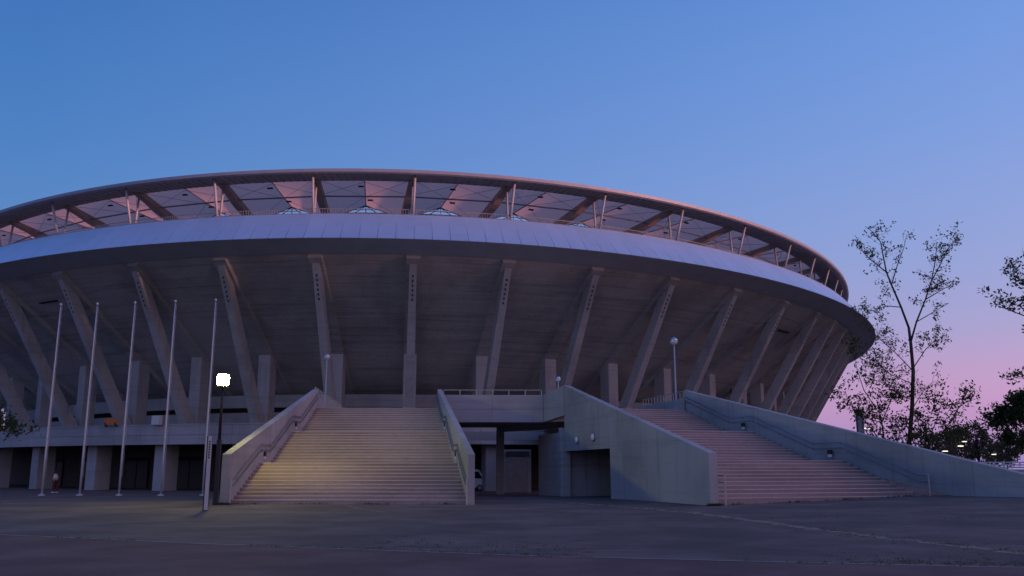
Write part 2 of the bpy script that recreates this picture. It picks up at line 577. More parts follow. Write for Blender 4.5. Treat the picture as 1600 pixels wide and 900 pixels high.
sx_, sy_, _, _ = E(0, PH0)
ST = thing('stadium', 'huge oval concrete stadium bowl with raking ribs, pale metal fascia and membrane roof', 'stadium', (sx_, sy_, gz(sx_, sy_)))

# --- bowl: underside panels per bay, with the ridges of the seating units
bowl = sweep([(-18.6, 8.1), (-18.6, 9.0), (-2.4, 20.4), (-2.4, 19.75)], lin(PH0 - 1.35, PH0 + 2.45, 150)).build('bowl_shell', 'concrete_soffit', ST)
A0 = (-2.62, 19.36); A1 = (-18.4, 7.9); NS = 18
prof = []
for i in range(NS):
    a, b_ = i / NS, (i + 1) / NS
    oa, za = A0[0] + (A1[0] - A0[0]) * a, A0[1] + (A1[1] - A0[1]) * a
    ob, zb_ = A0[0] + (A1[0] - A0[0]) * b_, A0[1] + (A1[1] - A0[1]) * b_
    prof += [(oa, za - .0), (ob + .01, zb_ + .018)]
prof += [(-18.4, 8.3), (-2.62, 19.8)]
KF = range(-9, 21)
for k in KF:
    g = .0009
    sweep(prof, lin(PH0 + k * DB + g, PH0 + (k + 1) * DB - g, 4)).build('soffit_panel', 'concrete_soffit', bowl)


def local_beam(p0, p1, w0, w1, d0, d1):        # box beam in the (o,z) plane, width along the tangent
    (o0, z0), (o1, z1) = p0, p1
    dx, dz = o1 - o0, z1 - z0; L = math.hypot(dx, dz); nx, nz = -dz / L, dx / L
    P = []
    for (o_, z, w_, d_) in ((o0, z0, w0, d0), (o1, z1, w1, d1)):
        for t_, q in ((-1, -1), (1, -1), (1, 1), (-1, 1)):
            P.append((t_ * w_ / 2, o_ + nx * q * d_ / 2, z + nz * q * d_ / 2))
    return P


def mesh_of(P, name): return MB().hexa(P).mesh(name)


strut_me = mesh_of(local_beam((-11.7, 5.1), (-3.35, 18.75), .80, .62, 1.15, .9), 'strut')
# small dark ovals near each strut head: shade of openings put into colour
mb = MB()
for i in range(6):
    u = .80 + .027 * i
    o_ = -11.7 + 8.35 * u; z = 5.1 + 13.65 * u; d_ = 1.15 + (.90 - 1.15) * u
    nx, nz = .853, -.522; o_ += nx * (d_ / 2 + .002); z += nz * (d_ / 2 + .002)
    ring_ = []
    for dn in (0, .012):
        for k_ in range(10):
            a_ = 2 * math.pi * k_ / 10; q = .125 * math.sin(a_)
            ring_.append((.085 * math.cos(a_), o_ + .522 * q + nx * dn, z + .853 * q + nz * dn))
    mb.add(ring_, [tuple(range(10, 20))] + [(k_, (k_ + 1) % 10, 10 + (k_ + 1) % 10, 10 + k_) for k_ in range(10)])
hole_shade_me = mb.mesh('opening_shade_row')
raker_me = mesh_of(local_beam((-2.7, 19.22), (-17.8, 8.27), 1.2, 1.2, .70, .70), 'raker_beam')
col_me = MB().box((0, -12.75, (5.1 + 12.4) / 2), (1.18, 1.35, 7.3)).mesh('column')
pier_me = MB().box((0, -8.9, 1.65), (1.25, 1.7, 4.4)).mesh('pier')
for k in KF:
    fm = frame(PH0 + k * DB)
    s_ = link('strut', strut_me, 'concrete_frame', ST, fm)
    stuff(link('opening_shade_row', hole_shade_me, 'dark_steel', s_, fm))
    link('raker_beam', raker_me, 'concrete_soffit', ST, fm)
    link('column', col_me, 'concrete_frame', ST, fm)
    if -9 <= k <= 8: link('pier', pier_me, 'deck_panel', ST, fm)

sweep([(-13.7, 5.2), (-13.7, 11.35), (-14.0, 11.2), (-14.0, 5.2)], lin(PH0 + 9 * DB, PH0 + 21 * DB, 48)).build('infill_wall', 'concrete_soffit', ST)
# black boxes in the underside: the shade of slots put into colour
for (ph, o_, z) in ((PH0 - 4.55 * DB, -5.4, 17.30), (PH0 + 5.65 * DB, -5.9, 16.94)):
    mbx = MB().box((0, o_, z), (2.8, .30, .10)); link('slot_shade', mbx.mesh('slot_shade'), 'black', bowl, frame(ph))

# --- fascia: soffit ring, cladding panels, coping
sring = sweep([(-.02, 19.98), (-2.63, 19.30), (-2.63, 19.85), (-.30, 20.05)], lin(PH0 - 1.25, PH0 + 2.35, 130)).build('fascia_soffit', 'soffit_metal', ST)
backing = sweep([(-.12, 20.02), (-.35, 20.02), (-2.85, 22.70), (-2.65, 22.70)], lin(PH0 - 1.25, PH0 + 2.35, 130)).build('fascia_backing', 'soffit_metal', ST)
PW = 1.47
tab = lin(PH0 - 1.3, PH0 + 2.4, 6000); ss = [0.0]
pts = [E(-1.3, ph)[:2] for ph in tab]
for a, b_ in zip(pts, pts[1:]): ss.append(ss[-1] + math.hypot(b_[0] - a[0], b_[1] - a[1]))
s0 = float(np.interp(PH0, tab, ss))
g = PW / 2 - .007
P = []
for dn in (.0, .05):
    nx, nz = .733 * dn, .680 * dn
    for t_, o_, z in ((-g, .0, 20.0), (g, .0, 20.0), (g, -2.57, 22.77), (-g, -2.57, 22.77)):
        P.append((t_, o_ + nx - .05 * .733, z + nz - .05 * .68))
panel_me = MB().add(P, [(3, 2, 1, 0), (4, 5, 6, 7), (0, 1, 5, 4), (1, 2, 6, 5), (2, 3, 7, 6), (3, 0, 4, 7)]).mesh('cladding_panel')
for i in range(-52, 150):
    ph = float(np.interp(s0 + (i + .5) * PW, ss, tab))
    link('cladding_panel', panel_me, 'fascia_panel', backing, frame(ph))
cope = sweep([(-2.52, 22.74), (-2.52, 22.80), (-5.9, 22.80), (-5.9, 22.70)], lin(PH0 - 1.25, PH0 + 2.35, 130)).build('coping', 'rim_metal', ST)
# rear railing of the top gangway
mb = MB(); phs = lin(PH0 - .75, PH0 + 1.7, 420)
for z, r_ in ((23.90, .035), (23.35, .02), (22.98, .02)):
    mb.tube([(E(-4.9, ph)[0], E(-4.9, ph)[1], z) for ph in phs], r_, 5)
for ph in lin(PH0 - .75, PH0 + 1.7, 420 * 2):
    x, y, nx, ny = E(-4.9, ph)
    mb.box((x, y, 23.34), (.03, .03, 1.1))
o = mb.build('gangway_railing', 'pale_rail', ST)

# --- roof
rim = sweep([(-3.13, 27.0), (-3.13, 26.72), (-3.30, 26.62), (-3.75, 26.70), (-3.75, 27.0)], lin(PH0 - 1.25, PH0 + 2.35, 220)).build('roof_rim', 'rim_metal', ST)
eave = sweep([(-3.70, 26.78), (-6.1, 26.86), (-6.1, 27.02), (-3.70, 26.96)], lin(PH0 - 1.25, PH0 + 2.35, 220)).build('eaves_soffit', 'rim_under', ST)
mb = MB()
for ph in lin(PH0 - .75, PH0 + 1.9, 330):
    fm = frame(ph)
    for P in [[(-.04, -5.9, 26.76), (.04, -5.9, 26.76), (.04, -3.9, 26.71), (-.04, -3.9, 26.71), (-.04, -5.9, 26.86), (.04, -5.9, 26.86), (.04, -3.9, 26.79), (-.04, -3.9, 26.79)]]:
        mb.hexa([fm @ Vector(q) for q in P])
o = mb.build('eaves_bracket_row', 'rim_under', ST); stuff(o)


def zg(o_): return 27.06 - .20 * (-5.6 - o_)


def ridge(o_): return .15 + 1.12 * max(0.0, min(1.0, (-5.6 - o_) / 7.9)) ** 1.1


# arched girder in its radial plane
mb = MB(); stn = [(-5.5, 26.62), (-7.2, 26.2), (-8.3, 25.82), (-9.0, 25.66), (-11.5, 25.25), (-13.6, 24.98)]
for o_, zb_ in stn:
    zt = zg(o_) - .04; wd = .34
    mb.v += [(-wd, o_, zb_), (wd, o_, zb_), (wd, o_, zt), (-wd, o_, zt)]
for i in range(len(stn) - 1):
    for k in range(4):
        a = i * 4 + k; b_ = i * 4 + (k + 1) % 4; mb.f.append((a, b_, b_ + 4, a + 4))
mb.f += [(0, 1, 2, 3), tuple(4 * (len(stn) - 1) + k for k in (3, 2, 1, 0))]
girder_me = mb.mesh('roof_girder')
arm_out = MB().tube([(0, -5.15, 22.78), (0, -3.9, 26.78)], .115, 10).mesh('roof_post')
arm_in = MB().tube([(0, -5.5, 22.78), (0, -5.8, 26.80)], .105, 10).mesh('roof_post')
ml = [(-5.5, .0)]
for k in range(-9, 17):
    ph = PH0 + k * DR; fm = roof_frame(ph)
    link('roof_girder', girder_me, 'girder_paint', ST, fm)
    link('roof_post', arm_out, 'white_steel', ST, fm, smooth=True)
    link('roof_post', arm_in, 'white_steel', ST, fm, smooth=True)
    # membrane bay between this frame and the next
    ph2 = ph + DR; nu, nv = 12, 14; mb = MB()
    for j in range(nv + 1):
        o_ = -5.6 - 7.9 * j / nv
        for i in range(nu + 1):
            q = i / nu; e = 1 - abs(2 * q - 1)
            sag = e * (1 - .28 * (1 - e))                     # crisp ridge in the middle, slack towards it
            x, y, _, _ = ER(o_, ph + DR * q)
            mb.v.append((x, y, zg(o_) + ridge(o_) * sag))
    n1 = nu + 1
    mb.f = [(j * n1 + i, j * n1 + i + 1, (j + 1) * n1 + i + 1, (j + 1) * n1 + i) for j in range(nv) for i in range(nu)]
    mem = mb.build('membrane', 'membrane', ST)
    me = mem.data; me.polygons.foreach_set('use_smooth', [False] * len(me.polygons))

    def W(o_, q, dz):
        x, y, _, _ = ER(o_, ph + DR * q); e = 1 - abs(2 * q - 1)
        return (x, y, zg(o_) + ridge(o_) * e + dz)
    # seam along the ridge, cross cables, ring tube and light fittings
    MB().tube([W(o_, .5, -.06) for o_ in (-5.7, -8, -10, -12, -13.45)], .05, 5).build('ridge_cable', 'girder_paint', mem)
    x0 = W(-8.3, .0, 0); x1 = W(-8.3, 1.0, 0)
    MB().tube([(x0[0], x0[1], 26.12), (x1[0], x1[1], 26.12)], .075, 6).build('ring_tube', 'rail_steel', mem)
    for a, b_ in (((-6.0, .06), (-10.4, .5)), ((-6.0, .94), (-10.4, .5)), ((-13.0, .08), (-10.4, .5)), ((-13.0, .92), (-10.4, .5)), ((-8.3, .06), (-6.6, .5)), ((-8.3, .94), (-6.6, .5))):
        MB().tube([W(a[0], a[1], -.22), W(b_[0], b_[1], -.22)], .015, 4).build('cross_cable', 'dark_steel', mem)
    for o_, q in ((-7.2, .46), (-10.6, .56)):
        c_ = W(o_, q, -.38); MB().box(c_, (.5, .24, .10), math.atan2(fm[1][0], fm[0][0])).build('roof_light', 'light_fixture', mem)
    # inner edge truss with a fan of struts below the arch
    mbt = MB()
    mbt.tube([(W(-13.4, q, 0)[0], W(-13.4, q, 0)[1], 25.95) for q in (0, .25, .5, .75, 1)], .06, 5)
    mbt.tube([(W(-13.4, q, 0)[0], W(-13.4, q, 0)[1], 26.28) for q in (.3, .5, .7)], .035, 5)
    mbt.tube([W(-13.4, q, -.05) for q in (0, .25, .5, .75, 1)], .07, 5)
    for q in (.2, .35, .5, .65, .8):
        bq = W(-13.4, q, 0); mbt.tube([W(-13.4, .5, -.08), (bq[0], bq[1], 25.95)], .04, 4)
    mbt.build('edge_truss', 'dark_steel', mem)
# --- concourse deck at the foot of the ribs
slab = sweep([(-7.35, 4.9), (-7.35, 5.27), (-19.0, 5.27), (-19.0, 4.9)], lin(PH0 - 1.0, PH0 + 1.9, 120)).build('concourse_deck', 'concrete', ST)
edge = sweep([(-7.12, 3.62), (-7.12, DECK - .03), (-7.45, DECK - .03), (-7.45, 3.62)], lin(PH0 - 1.0, PH0 + 1.9, 160)).build('deck_edge_beam', 'deck_panel', ST)
DW = 3.1
tabd = lin(PH0 - 1.0, PH0 + .5, 3000); sd = [0.0]; ptd = [E(-7.0, ph)[:2] for ph in tabd]
for a, b_ in zip(ptd, ptd[1:]): sd.append(sd[-1] + math.hypot(b_[0] - a[0], b_[1] - a[1]))
sd0 = float(np.interp(PH0, tabd, sd))
dp = [MB().box((0, -7.06, zc), (DW - .025, .12, hh)).mesh('edge_panel') for zc, hh in ((4.885, .85), (4.03, .82))]
cop_d = MB().box((0, -7.12, DECK + .035), (DW - .025, .34, .11)).mesh('edge_coping')
for i in range(-20, 5):
    ph = float(np.interp(sd0 + (i + .5) * DW, sd, tabd)); fm = frame(ph)
    for me in dp: link('edge_panel', me, 'deck_panel', edge, fm)
    link('edge_coping', cop_d, 'deck_panel', edge, fm)
# wall behind the columns, at deck level, and dark wall below the deck
sweep([(-16.2, 5.2), (-16.2, 6.9), (-16.5, 6.9), (-16.5, 5.2)], lin(PH0 - 1.0, PH0 + 1.9, 120)).build('concourse_wall', 'concrete_frame', ST)
sweep([(-15.8, 7.35), (-15.8, 8.55), (-16.1, 8.55), (-16.1, 7.35)], lin(PH0 - 1.0, PH0 + 1.9, 120)).build('concourse_beam', 'concrete_frame', ST)
sweep([(-17.6, 5.2), (-17.6, 9.4), (-17.9, 9.4), (-17.9, 5.2)], lin(PH0 - 1.0, PH0 + 1.9, 120)).build('concourse_back_wall', 'shaded_wall', ST)
sweep([(-16.6, -.6), (-16.6, 5.0), (-16.9, 5.0), (-16.9, -.6)], lin(PH0 - 1.0, PH0 + 1.9, 120)).build('undercroft_wall', 'shaded_wall', ST)
for k in range(-7, 0):
    fm = frame(PH0 + (k + .5) * DB)
    d_ = link('undercroft_door', MB().box((0, -16.53, 1.1), (3.6, .10, 3.2)).mesh('undercroft_door'), 'black', ST, fm)
    for q in (-.9, .9): link('door_leaf', MB().box((q, -16.46, .95), (1.62, .05, 2.7)).mesh('door_leaf'), 'dark_steel', d_, fm)

# ------------------------------------------------------------------ walls and stairs


def lerp(a, b_, u): return (a[0] + (b_[0] - a[0]) * u, a[1] + (b_[1] - a[1]) * u)


def wall(name, parent, A, B, th, side, zt0, zt1, zb0, zb1, cuts, m='concrete'):
    """Wall whose near face runs A->B; thickness th to the given side (+1 = left of A->B). Panels with recessed joints."""
    d = Vector((B[0] - A[0], B[1] - A[1])); L = d.length; d.normalize(); n_ = Vector((-d.y, d.x)) * side
    def quad(u0, u1, ins):
        p = [Vector(A) + d * (L * u0) + n_ * ins, Vector(A) + d * (L * u1) + n_ * ins, Vector(A) + d * (L * u1) + n_ * (th - ins), Vector(A) + d * (L * u0) + n_ * (th - ins)]
        return [(q.x, q.y) for q in p] if side > 0 else [(q.x, q.y) for q in (p[1], p[0], p[3], p[2])]
    def zs(u0, u1, f0, f1, dz=0):
        a, b_ = f0 + (f1 - f0) * u0 + dz, f0 + (f1 - f0) * u1 + dz
        return [a, b_, b_, a] if side > 0 else [b_, a, a, b_]
    e = .03 / L
    core = MB().prism(quad(e, 1 - e, .025), zs(e, 1 - e, zb0, zb1), zs(e, 1 - e, zt0, zt1, -.025)).build(name, m, parent)
    us = [0] + list(cuts) + [1]
    for a, b_ in zip(us, us[1:]):
        g_ = .009 / L
        MB().prism(quad(a + (g_ if a else 0), b_ - (g_ if b_ < 1 else 0), 0), zs(a, b_, zb0, zb1, -.003), zs(a, b_, zt0, zt1)).build('wall_panel', m, core, bevel=.012)
    return core


class Stair:
    def __init__(q, name, label, L0, R0, L1, R1, zb, r, t_, land):
        q.L0, q.R0, q.L1, q.R1, q.zb, q.r = L0, R0, L1, R1, zb, r
        q.th = thing(name, label, 'staircase', ((L0[0] + R0[0]) / 2, (L0[1] + R0[1]) / 2, zb - .1), 'forecourt staircases')
        q.S = 32 * t_ + 2 * land
        q.s = [0] + [(i - 1) * t_ + land * ((i - 1) // 11) for i in range(1, 34)]
        for i in range(1, 34):
            u0 = q.s[i] / q.S; u1 = (q.s[i + 1] + .06 if i < 33 else q.S + .35) / q.S
            z = zb + r * i
            poly = [lerp(L0, L1, u0), lerp(R0, R1, u0), lerp(R0, R1, u1), lerp(L0, L1, u1)]
            st = MB().prism(poly, z - (.62 if i > 3 else r * i + .3), z).build('step', 'concrete_step', q.th)
            ua, ub = (q.s[i] - .012) / q.S, (q.s[i] + .055) / q.S
            e = .004
            poly = [lerp(lerp(L0, L1, ua), lerp(R0, R1, ua), e), lerp(lerp(L0, L1, ua), lerp(R0, R1, ua), 1 - e), lerp(lerp(L0, L1, ub), lerp(R0, R1, ub), 1 - e), lerp(lerp(L0, L1, ub), lerp(R0, R1, ub), e)]
            MB().prism(poly, z - .035, z + .005).build('nosing', 'nosing', st)

    def z_at(q, u):
        s_ = u * q.S
        i = 0
        for k in range(1, 34):
            if q.s[k] <= s_ + 1e-6: i = k
        # smooth nosing line with level landings
        if i == 0: return q.zb
        if i in (11, 22): return q.zb + q.r * i
        nxt = q.s[i + 1] if i < 33 else q.s[i] + 1
        return q.zb + q.r * (i + min(1.0, (s_ - q.s[i]) / max(1e-6, nxt - q.s[i])))

    def rails(q, left, inset, bottom_u=-.03):
        a0, a1, b0, b1 = (q.L0, q.L1, q.R0, q.R1) if left else (q.R0, q.R1, q.L0, q.L1)
        def pt(u, h):
            p_ = lerp(a0, a1, u); c_ = lerp(b0, b1, u); d = Vector((c_[0] - p_[0], c_[1] - p_[1])).normalized() * inset
            return (p_[0] + d.x, p_[1] + d.y, q.z_at(max(u, 0)) + h)
        us = [0.0]
        for k in (11, 12, 22, 23, 33): us.append(q.s[k] / q.S)
        key = [bottom_u, us[0], us[1], us[2], us[3], us[4], us[5]]
        for h in (.88, .62):
            path = []
            for j, u in enumerate(key):
                p_ = pt(u, h)
                if j == 0: p_ = (p_[0], p_[1], q.zb + q.r + h)
                elif j == 1: p_ = (p_[0], p_[1], q.zb + q.r + h)
                elif j in (2, 4): p_ = (p_[0], p_[1], q.zb + q.r * (11 if j == 2 else 22) + h)
                elif j in (3, 5): p_ = (p_[0], p_[1], q.zb + q.r * (12 if j == 3 else 23) + h)
                else: p_ = (p_[0], p_[1], q.zb + q.r * 33 + h)
                path.append(p_)
            # level run on the landings
            path2 = [path[0], path[1], path[2]]
            for j, jj in ((2, 3), (4, 5)):
                pa, pb = Vector(path[j]), Vector(path[jj])
                lv = pa.lerp(pb, .82); path2.append((lv.x, lv.y, pa.z)); path2.append(tuple(pb))
                if j == 2: path2.append(path[4])
            path2.append(path[6])
            MB().tube(path2, .028, 6).build('handrail', 'rail_steel', q.th, smooth=True)
        # brackets
        for u in [.04 + .105 * i for i in range(10)]:
            p_ = lerp(a0, a1, u); w_ = pt(u, .0)
            for h in (.85, .59):
                MB().tube([(p_[0], p_[1], w_[2] + h - .06), (w_[0], w_[1], w_[2] + h)], .012, 4).build('rail_bracket', 'rail_steel', q.th)
        # end post on the ground
        p_ = pt(bottom_u, 0)
        MB().tube([(p_[0], p_[1], gz(p_[0], p_[1]) - .02), (p_[0], p_[1], q.zb + q.r + .90)], .04, 8).build('rail_post', 'pale_rail', q.th)
        # shielded step lights at the landings
        for k in (11, 22):
            u = (q.s[k] + .95) / q.S; a = lerp(a0, a1, u); p2 = lerp(a0, a1, u + .01); c_ = lerp(b0, b1, u)
            n_ = Vector((c_[0] - a[0], c_[1] - a[1])).normalized(); rz = math.atan2(p2[1] - a[1], p2[0] - a[0])
            z = q.zb + q.r * k + .36
            bx = MB().box((a[0] + n_.x * .03, a[1] + n_.y * .03, z + .07), (.30, .09, .22), rz).build('step_light', 'light_fixture', q.th)
            MB().box((a[0] + n_.x * .025, a[1] + n_.y * .025, z - .11), (.24, .08, .14), rz).build('lens', 'lamp_white', bx)


SA = Stair('staircase', 'broad flight of pale concrete steps beside the lit lamp post', (-12.15, 39.7), (-1.92, 39.75), (-12.45, 57.25), (-4.72, 57.35), .03, .16, .427, 1.92)
SB = Stair('staircase', 'broad flight of pinkish steps above the dark passage opening', (8.18, 36.7), (17.95, 40.2), (3.72, 57.1), (11.5, 59.5), .2, .1549, .46, 2.1)
SA.rails(True, .10); SA.rails(False, .10); SB.rails(True, .10); SB.rails(False, .10)

# side walls of the first staircase
wall('side_wall', SA.th, (-12.14, 39.25), (-12.46, 57.7), .36, 1, 2.12, 6.52, -.35, 4.2, (.2, .42, .64, .84))
wall('side_wall', SA.th, (-1.88, 39.3), (-4.80, 57.7), .28, -1, 2.12, 6.52, -.35, 4.2, (.2, .42, .64, .84))
# second staircase: passage wall (left) with opening, lower wall, far wall running on as a ramp


def on_left(y): return (7.84 - .2369 * (y - 36.3), y)


def topz(y): return 2.14 + (6.62 - 2.14) * (y - 36.3) / (55.8 - 36.3)


wall('passage_wall', SB.th, on_left(36.3), on_left(47.7), .36, -1, topz(36.3), topz(47.7), -.1, -.3, (.27, .62))
wall('passage_lintel', SB.th, on_left(47.7), on_left(55.75), .36, -1, topz(47.7), topz(55.75), 2.56, 2.56, (.45,))
wall('low_wall', SB.th, on_left(55.72), on_left(61.8), .36, -1, 3.74, 3.74, -.6, -.6, (.5,))
a = on_left(55.8)
wall('return_wall', SB.th, (2.02, 57.75), a, .3, 1, 6.16, 6.62, 4.44, 4.75, ())
wall('ramp_wall', SB.th, (20.30, 33.4), (11.52, 60.0), .36, -1, .90, 6.66, -.5, 4.0, (.155, .285, .43, .575, .73, .87))
# passage interior: its deep shade is put into darker wall colours
MB().prism([(9.6, 48.6), (9.95, 48.7), (8.0, 57.0), (7.65, 56.9)], -.4, [1.8, 1.8, 3.7, 3.7]).build('passage_back_wall', 'shaded_wall', SB.th)
MB().prism([(3.0, 56.0), (8.2, 57.4), (8.1, 57.7), (2.9, 56.3)], -.4, 4.0).build('passage_end_wall', 'concrete_soffit', SB.th)
MB().prism([on_left(47.5), (9.9, 48.5), (9.8, 48.8), (5.35, 47.8)], -.4, 2.9).build('passage_jamb', 'concrete', SB.th)
MB().prism([on_left(47.72), (9.7, 48.8), (8.1, 57.3), (3.3, 55.9)], [2.6, 2.6, 2.6, 2.6], [2.66, 2.66, 3.2, 3.2]).build('passage_ceiling', 'concrete_soffit', SB.th)
MB().box((7.7, 51.6, .62), (.45, 2.6, .08), R(11)).box((7.7, 50.6, .3), (.3, .1, .62), R(11)).box((7.6, 52.6, .3), (.3, .1, .62), R(11)).build('bench', 'pole_dark', SB.th)
# round bulkhead lights on the passage wall
for y, z in ((50.2, 3.22), (53.1, 3.16)):
    x, y_ = on_left(y); nrm = Vector((-.968, -.248, 0))
    mt = Matrix.Translation((x, y_, z)) @ nrm.to_track_quat('Z', 'Y').to_matrix().to_4x4()
    bl = link('bulkhead_light', MB().lathe((0, 0, 0), [(.25, -.01), (.25, .05), (.2, .06)], 18).mesh('bulkhead_light'), 'rail_steel', SB.th, mt, smooth=False)
    link('lens', MB().lathe((0, 0, .055), [(.21, 0), (.20, .05), (.14, .10), (.05, .125)], 18).mesh('lens'), 'lamp_white', bl, mt, smooth=True)

# ------------------------------------------------------------------ bridge deck between stairs and concourse
BR = thing('footbridge', 'concrete bridge deck with rail joining the two staircases to the stadium', 'bridge', (-3, 62, gz(-3, 62)))
ring = [E(-7.5, PH0 + DB * q)[:2] for q in (2.35, 1.6, .9, .2, -.5)]
poly = [(-12.4, 57.32), (-4.8, 57.42), (-4.45, 57.75), (2.05, 57.8), (3.4, 57.3), (11.4, 59.72), (9.6, 68.5)] + ring[0:5] + [(-13.6, 73.4)]
MB().prism([(-12.4, 57.32), (-4.8, 57.42), (-4.45, 57.75), (2.05, 57.8), (3.4, 57.3), (11.4, 59.72), (9.6, 66.0), (-13.1, 66.0)], 4.46, DECK - .012).build('bridge_slab', 'concrete', BR)
MB().prism([(-13.1, 66.01), (-5.2, 66.01), (-6.0, 78.6), (-13.9, 78.6)], 4.46, DECK - .012).build('bridge_slab', 'concrete', BR)
MB().prism([(3.2, 66.01), (9.6, 66.01), (7.6, 83.0), (1.6, 80.4)], 4.46, DECK - .012).build('bridge_slab', 'concrete', BR)


def parapet(A, B, zt, zb, th, side, cuts, rows=(.5,)):
    core = None
    d = Vector((B[0] - A[0], B[1] - A[1])); L = d.length; d.normalize(); n_ = Vector((-d.y, d.x)) * side
    def q4(u0, u1, ins, th_):
        p = [Vector(A) + d * (L * u0) + n_ * ins, Vector(A) + d * (L * u1) + n_ * ins, Vector(A) + d * (L * u1) + n_ * th_, Vector(A) + d * (L * u0) + n_ * th_]
        return [(v.x, v.y) for v in p] if side > 0 else [(v.x, v.y) for v in (p[1], p[0], p[3], p[2])]
    core = MB().prism(q4(0, 1, .02, th), zb, zt - .02).build('parapet', 'concrete', BR)
    us = [0] + list(cuts) + [1]; zz = [zb] + [zb + (zt - zb) * r_ for r_ in rows] + [zt]
    for a_, b_ in zip(us, us[1:]):
        for z0, z1 in zip(zz, zz[1:]):
            g_ = .008
            MB().prism(q4(a_ + g_ / L, b_ - g_ / L, 0, .1), z0 + .007, z1 - .007 if z1 < zt else z1).build('parapet_panel', 'deck_panel', core, bevel=.008)
    return core


def railing(parent, A, B, z0, h, dn, m='pale_rail', pick=0):
    L = math.hypot(B[0] - A[0], B[1] - A[1])
    mb = MB(); mb.tube([(A[0], A[1], z0 + h), (B[0], B[1], z0 + h)], .03, 6)
    n_ = max(1, int(round(L / dn)))
    r_ = mb.build('railing', m, parent)
    for i in range(n_ + 1):
        x, y = lerp(A, B, i / n_)
        MB().box((x, y, z0 + h / 2 - .015), (.05, .05, h + .03)).build('baluster', m, r_)
    return r_


parapet((-4.5, 57.6), (2.0, 57.72), 6.16, 4.42, .3, 1, (.5,), (.46,))
railing(BR, (-4.4, 57.78), (1.9, 57.88), 6.15, .33, 1.05)
parapet((-12.55, 57.75), (-13.7, 73.2), 6.05, 4.46, .3, 1, (.2, .4, .6, .8), (.5,))
railing(BR, (-12.7, 57.85), (-13.85, 73.0), 6.04, .62, .75)
parapet((9.75, 68.3), (11.5, 59.85), 6.1, 4.46, .3, -1, (.33, .66), (.5,))
railing(BR, (9.95, 68.2), (11.7, 60.0), 6.09, .55, .62)
# supports below the bridge
for (x, y, wd) in ((-.85, 65.4, .52), (-9.5, 68.5, .55), (6.5, 66.0, .55)):
    MB().box((x, y, 1.95), (wd, wd, 5.0), .12).build('bridge_column', 'concrete', BR)
MB().prism([(-1.05, 65.9), (-.75, 65.3), (3.3, 60.3), (3.7, 60.5)], 4.12, 4.455).build('bridge_beam', 'concrete_soffit', BR)
MB().prism([(-5.6, 72.6), (-5.6, 72.2), (3.0, 72.2), (3.0, 72.6)], 3.75, 4.42).build('bridge_beam', 'deck_panel', BR)
# shuttered block under the concourse
bl = thing('shutter_kiosk', 'small walled block with roller shutter below the footbridge', 'kiosk', (.4, 76, -.45))
MB().box((.45, 77.4, 1.3), (2.3, 2.0, 3.6)).build('wall', 'concrete', bl)
sh = MB().box((.45, 76.34, 1.05), (1.75, .10, 2.9)).build('shutter', 'shutter', bl)
for i in range(14): MB().box((.45, 76.27, -.25 + .2 * i), (1.7, .03, .17)).build('slat', 'shutter', sh)
MB().box((.45, 76.30, 2.75), (2.0, .2, .42)).build('shutter_box', 'dark_steel', bl)

# ------------------------------------------------------------------ flagpoles
def bp(px, py, z):                    # point at height z seen at a place of the photograph (layout only)
    f = 1397.0; p = R(11.45); a_ = (px - 800) / f; b_ = (450 - py) / f
    dy = math.cos(p) - b_ * math.sin(p); dz = math.sin(p) + b_ * math.cos(p); s_ = (z - 1.49) / dz
    return a_ * s_, dy * s_


def at(px, py, d):                    # point at distance d along the view axis
    f = 1397.0; p = R(11.45); a_ = (px - 800) / f; b_ = (450 - py) / f
    dy = math.cos(p) - b_ * math.sin(p); dz = math.sin(p) + b_ * math.cos(p); s_ = d / dy
    return Vector((a_ * s_, d, 1.49 + dz * s_))


FL = ['tall white flagpole at the outer end of the row of five', 'tall white flagpole, second from the outer end of the row', 'middle one of the five tall white flagpoles',
      'tall white flagpole, second from the lamp post', 'tall white flagpole right beside the lamp post']
poles = []
for (px, py) in ((95, 478), (152, 477), (211, 475), (274, 473), (337, 471)):
    v_ = at(px, py, 60.2 - .0025 * px); poles.append((v_.x, v_.y, v_.z - gz(v_.x, v_.y)))
for i, (x, y, h) in enumerate(poles):
    z = gz(x, y); T = thing('flagpole', FL[i], 'flagpole', (x, y, z), 'row of flagpoles')
    MB().lathe((x, y, z), [(.075, 0), (.072, 2.5), (.062, 6.5), (.048, 10), (.036, h)], 12).build('pole', 'pole_white', T, smooth=True)
    MB().lathe((x, y, z), [(.21, -.03), (.21, .05), (.16, .09), (.10, .10)], 14).build('base_collar', 'pole_white', T)
    MB().lathe((x, y, z + h), [(.06, -.02), (.085, .06), (.085, .14), (.03, .2)], 10).build('truck_cap', 'pole_white', T, smooth=True)
    MB().tube([(x + .13, y - .02, z + 1.2), (x + .10, y - .02, z + h - .1)], .008, 4).build('halyard', 'pole_white', T)

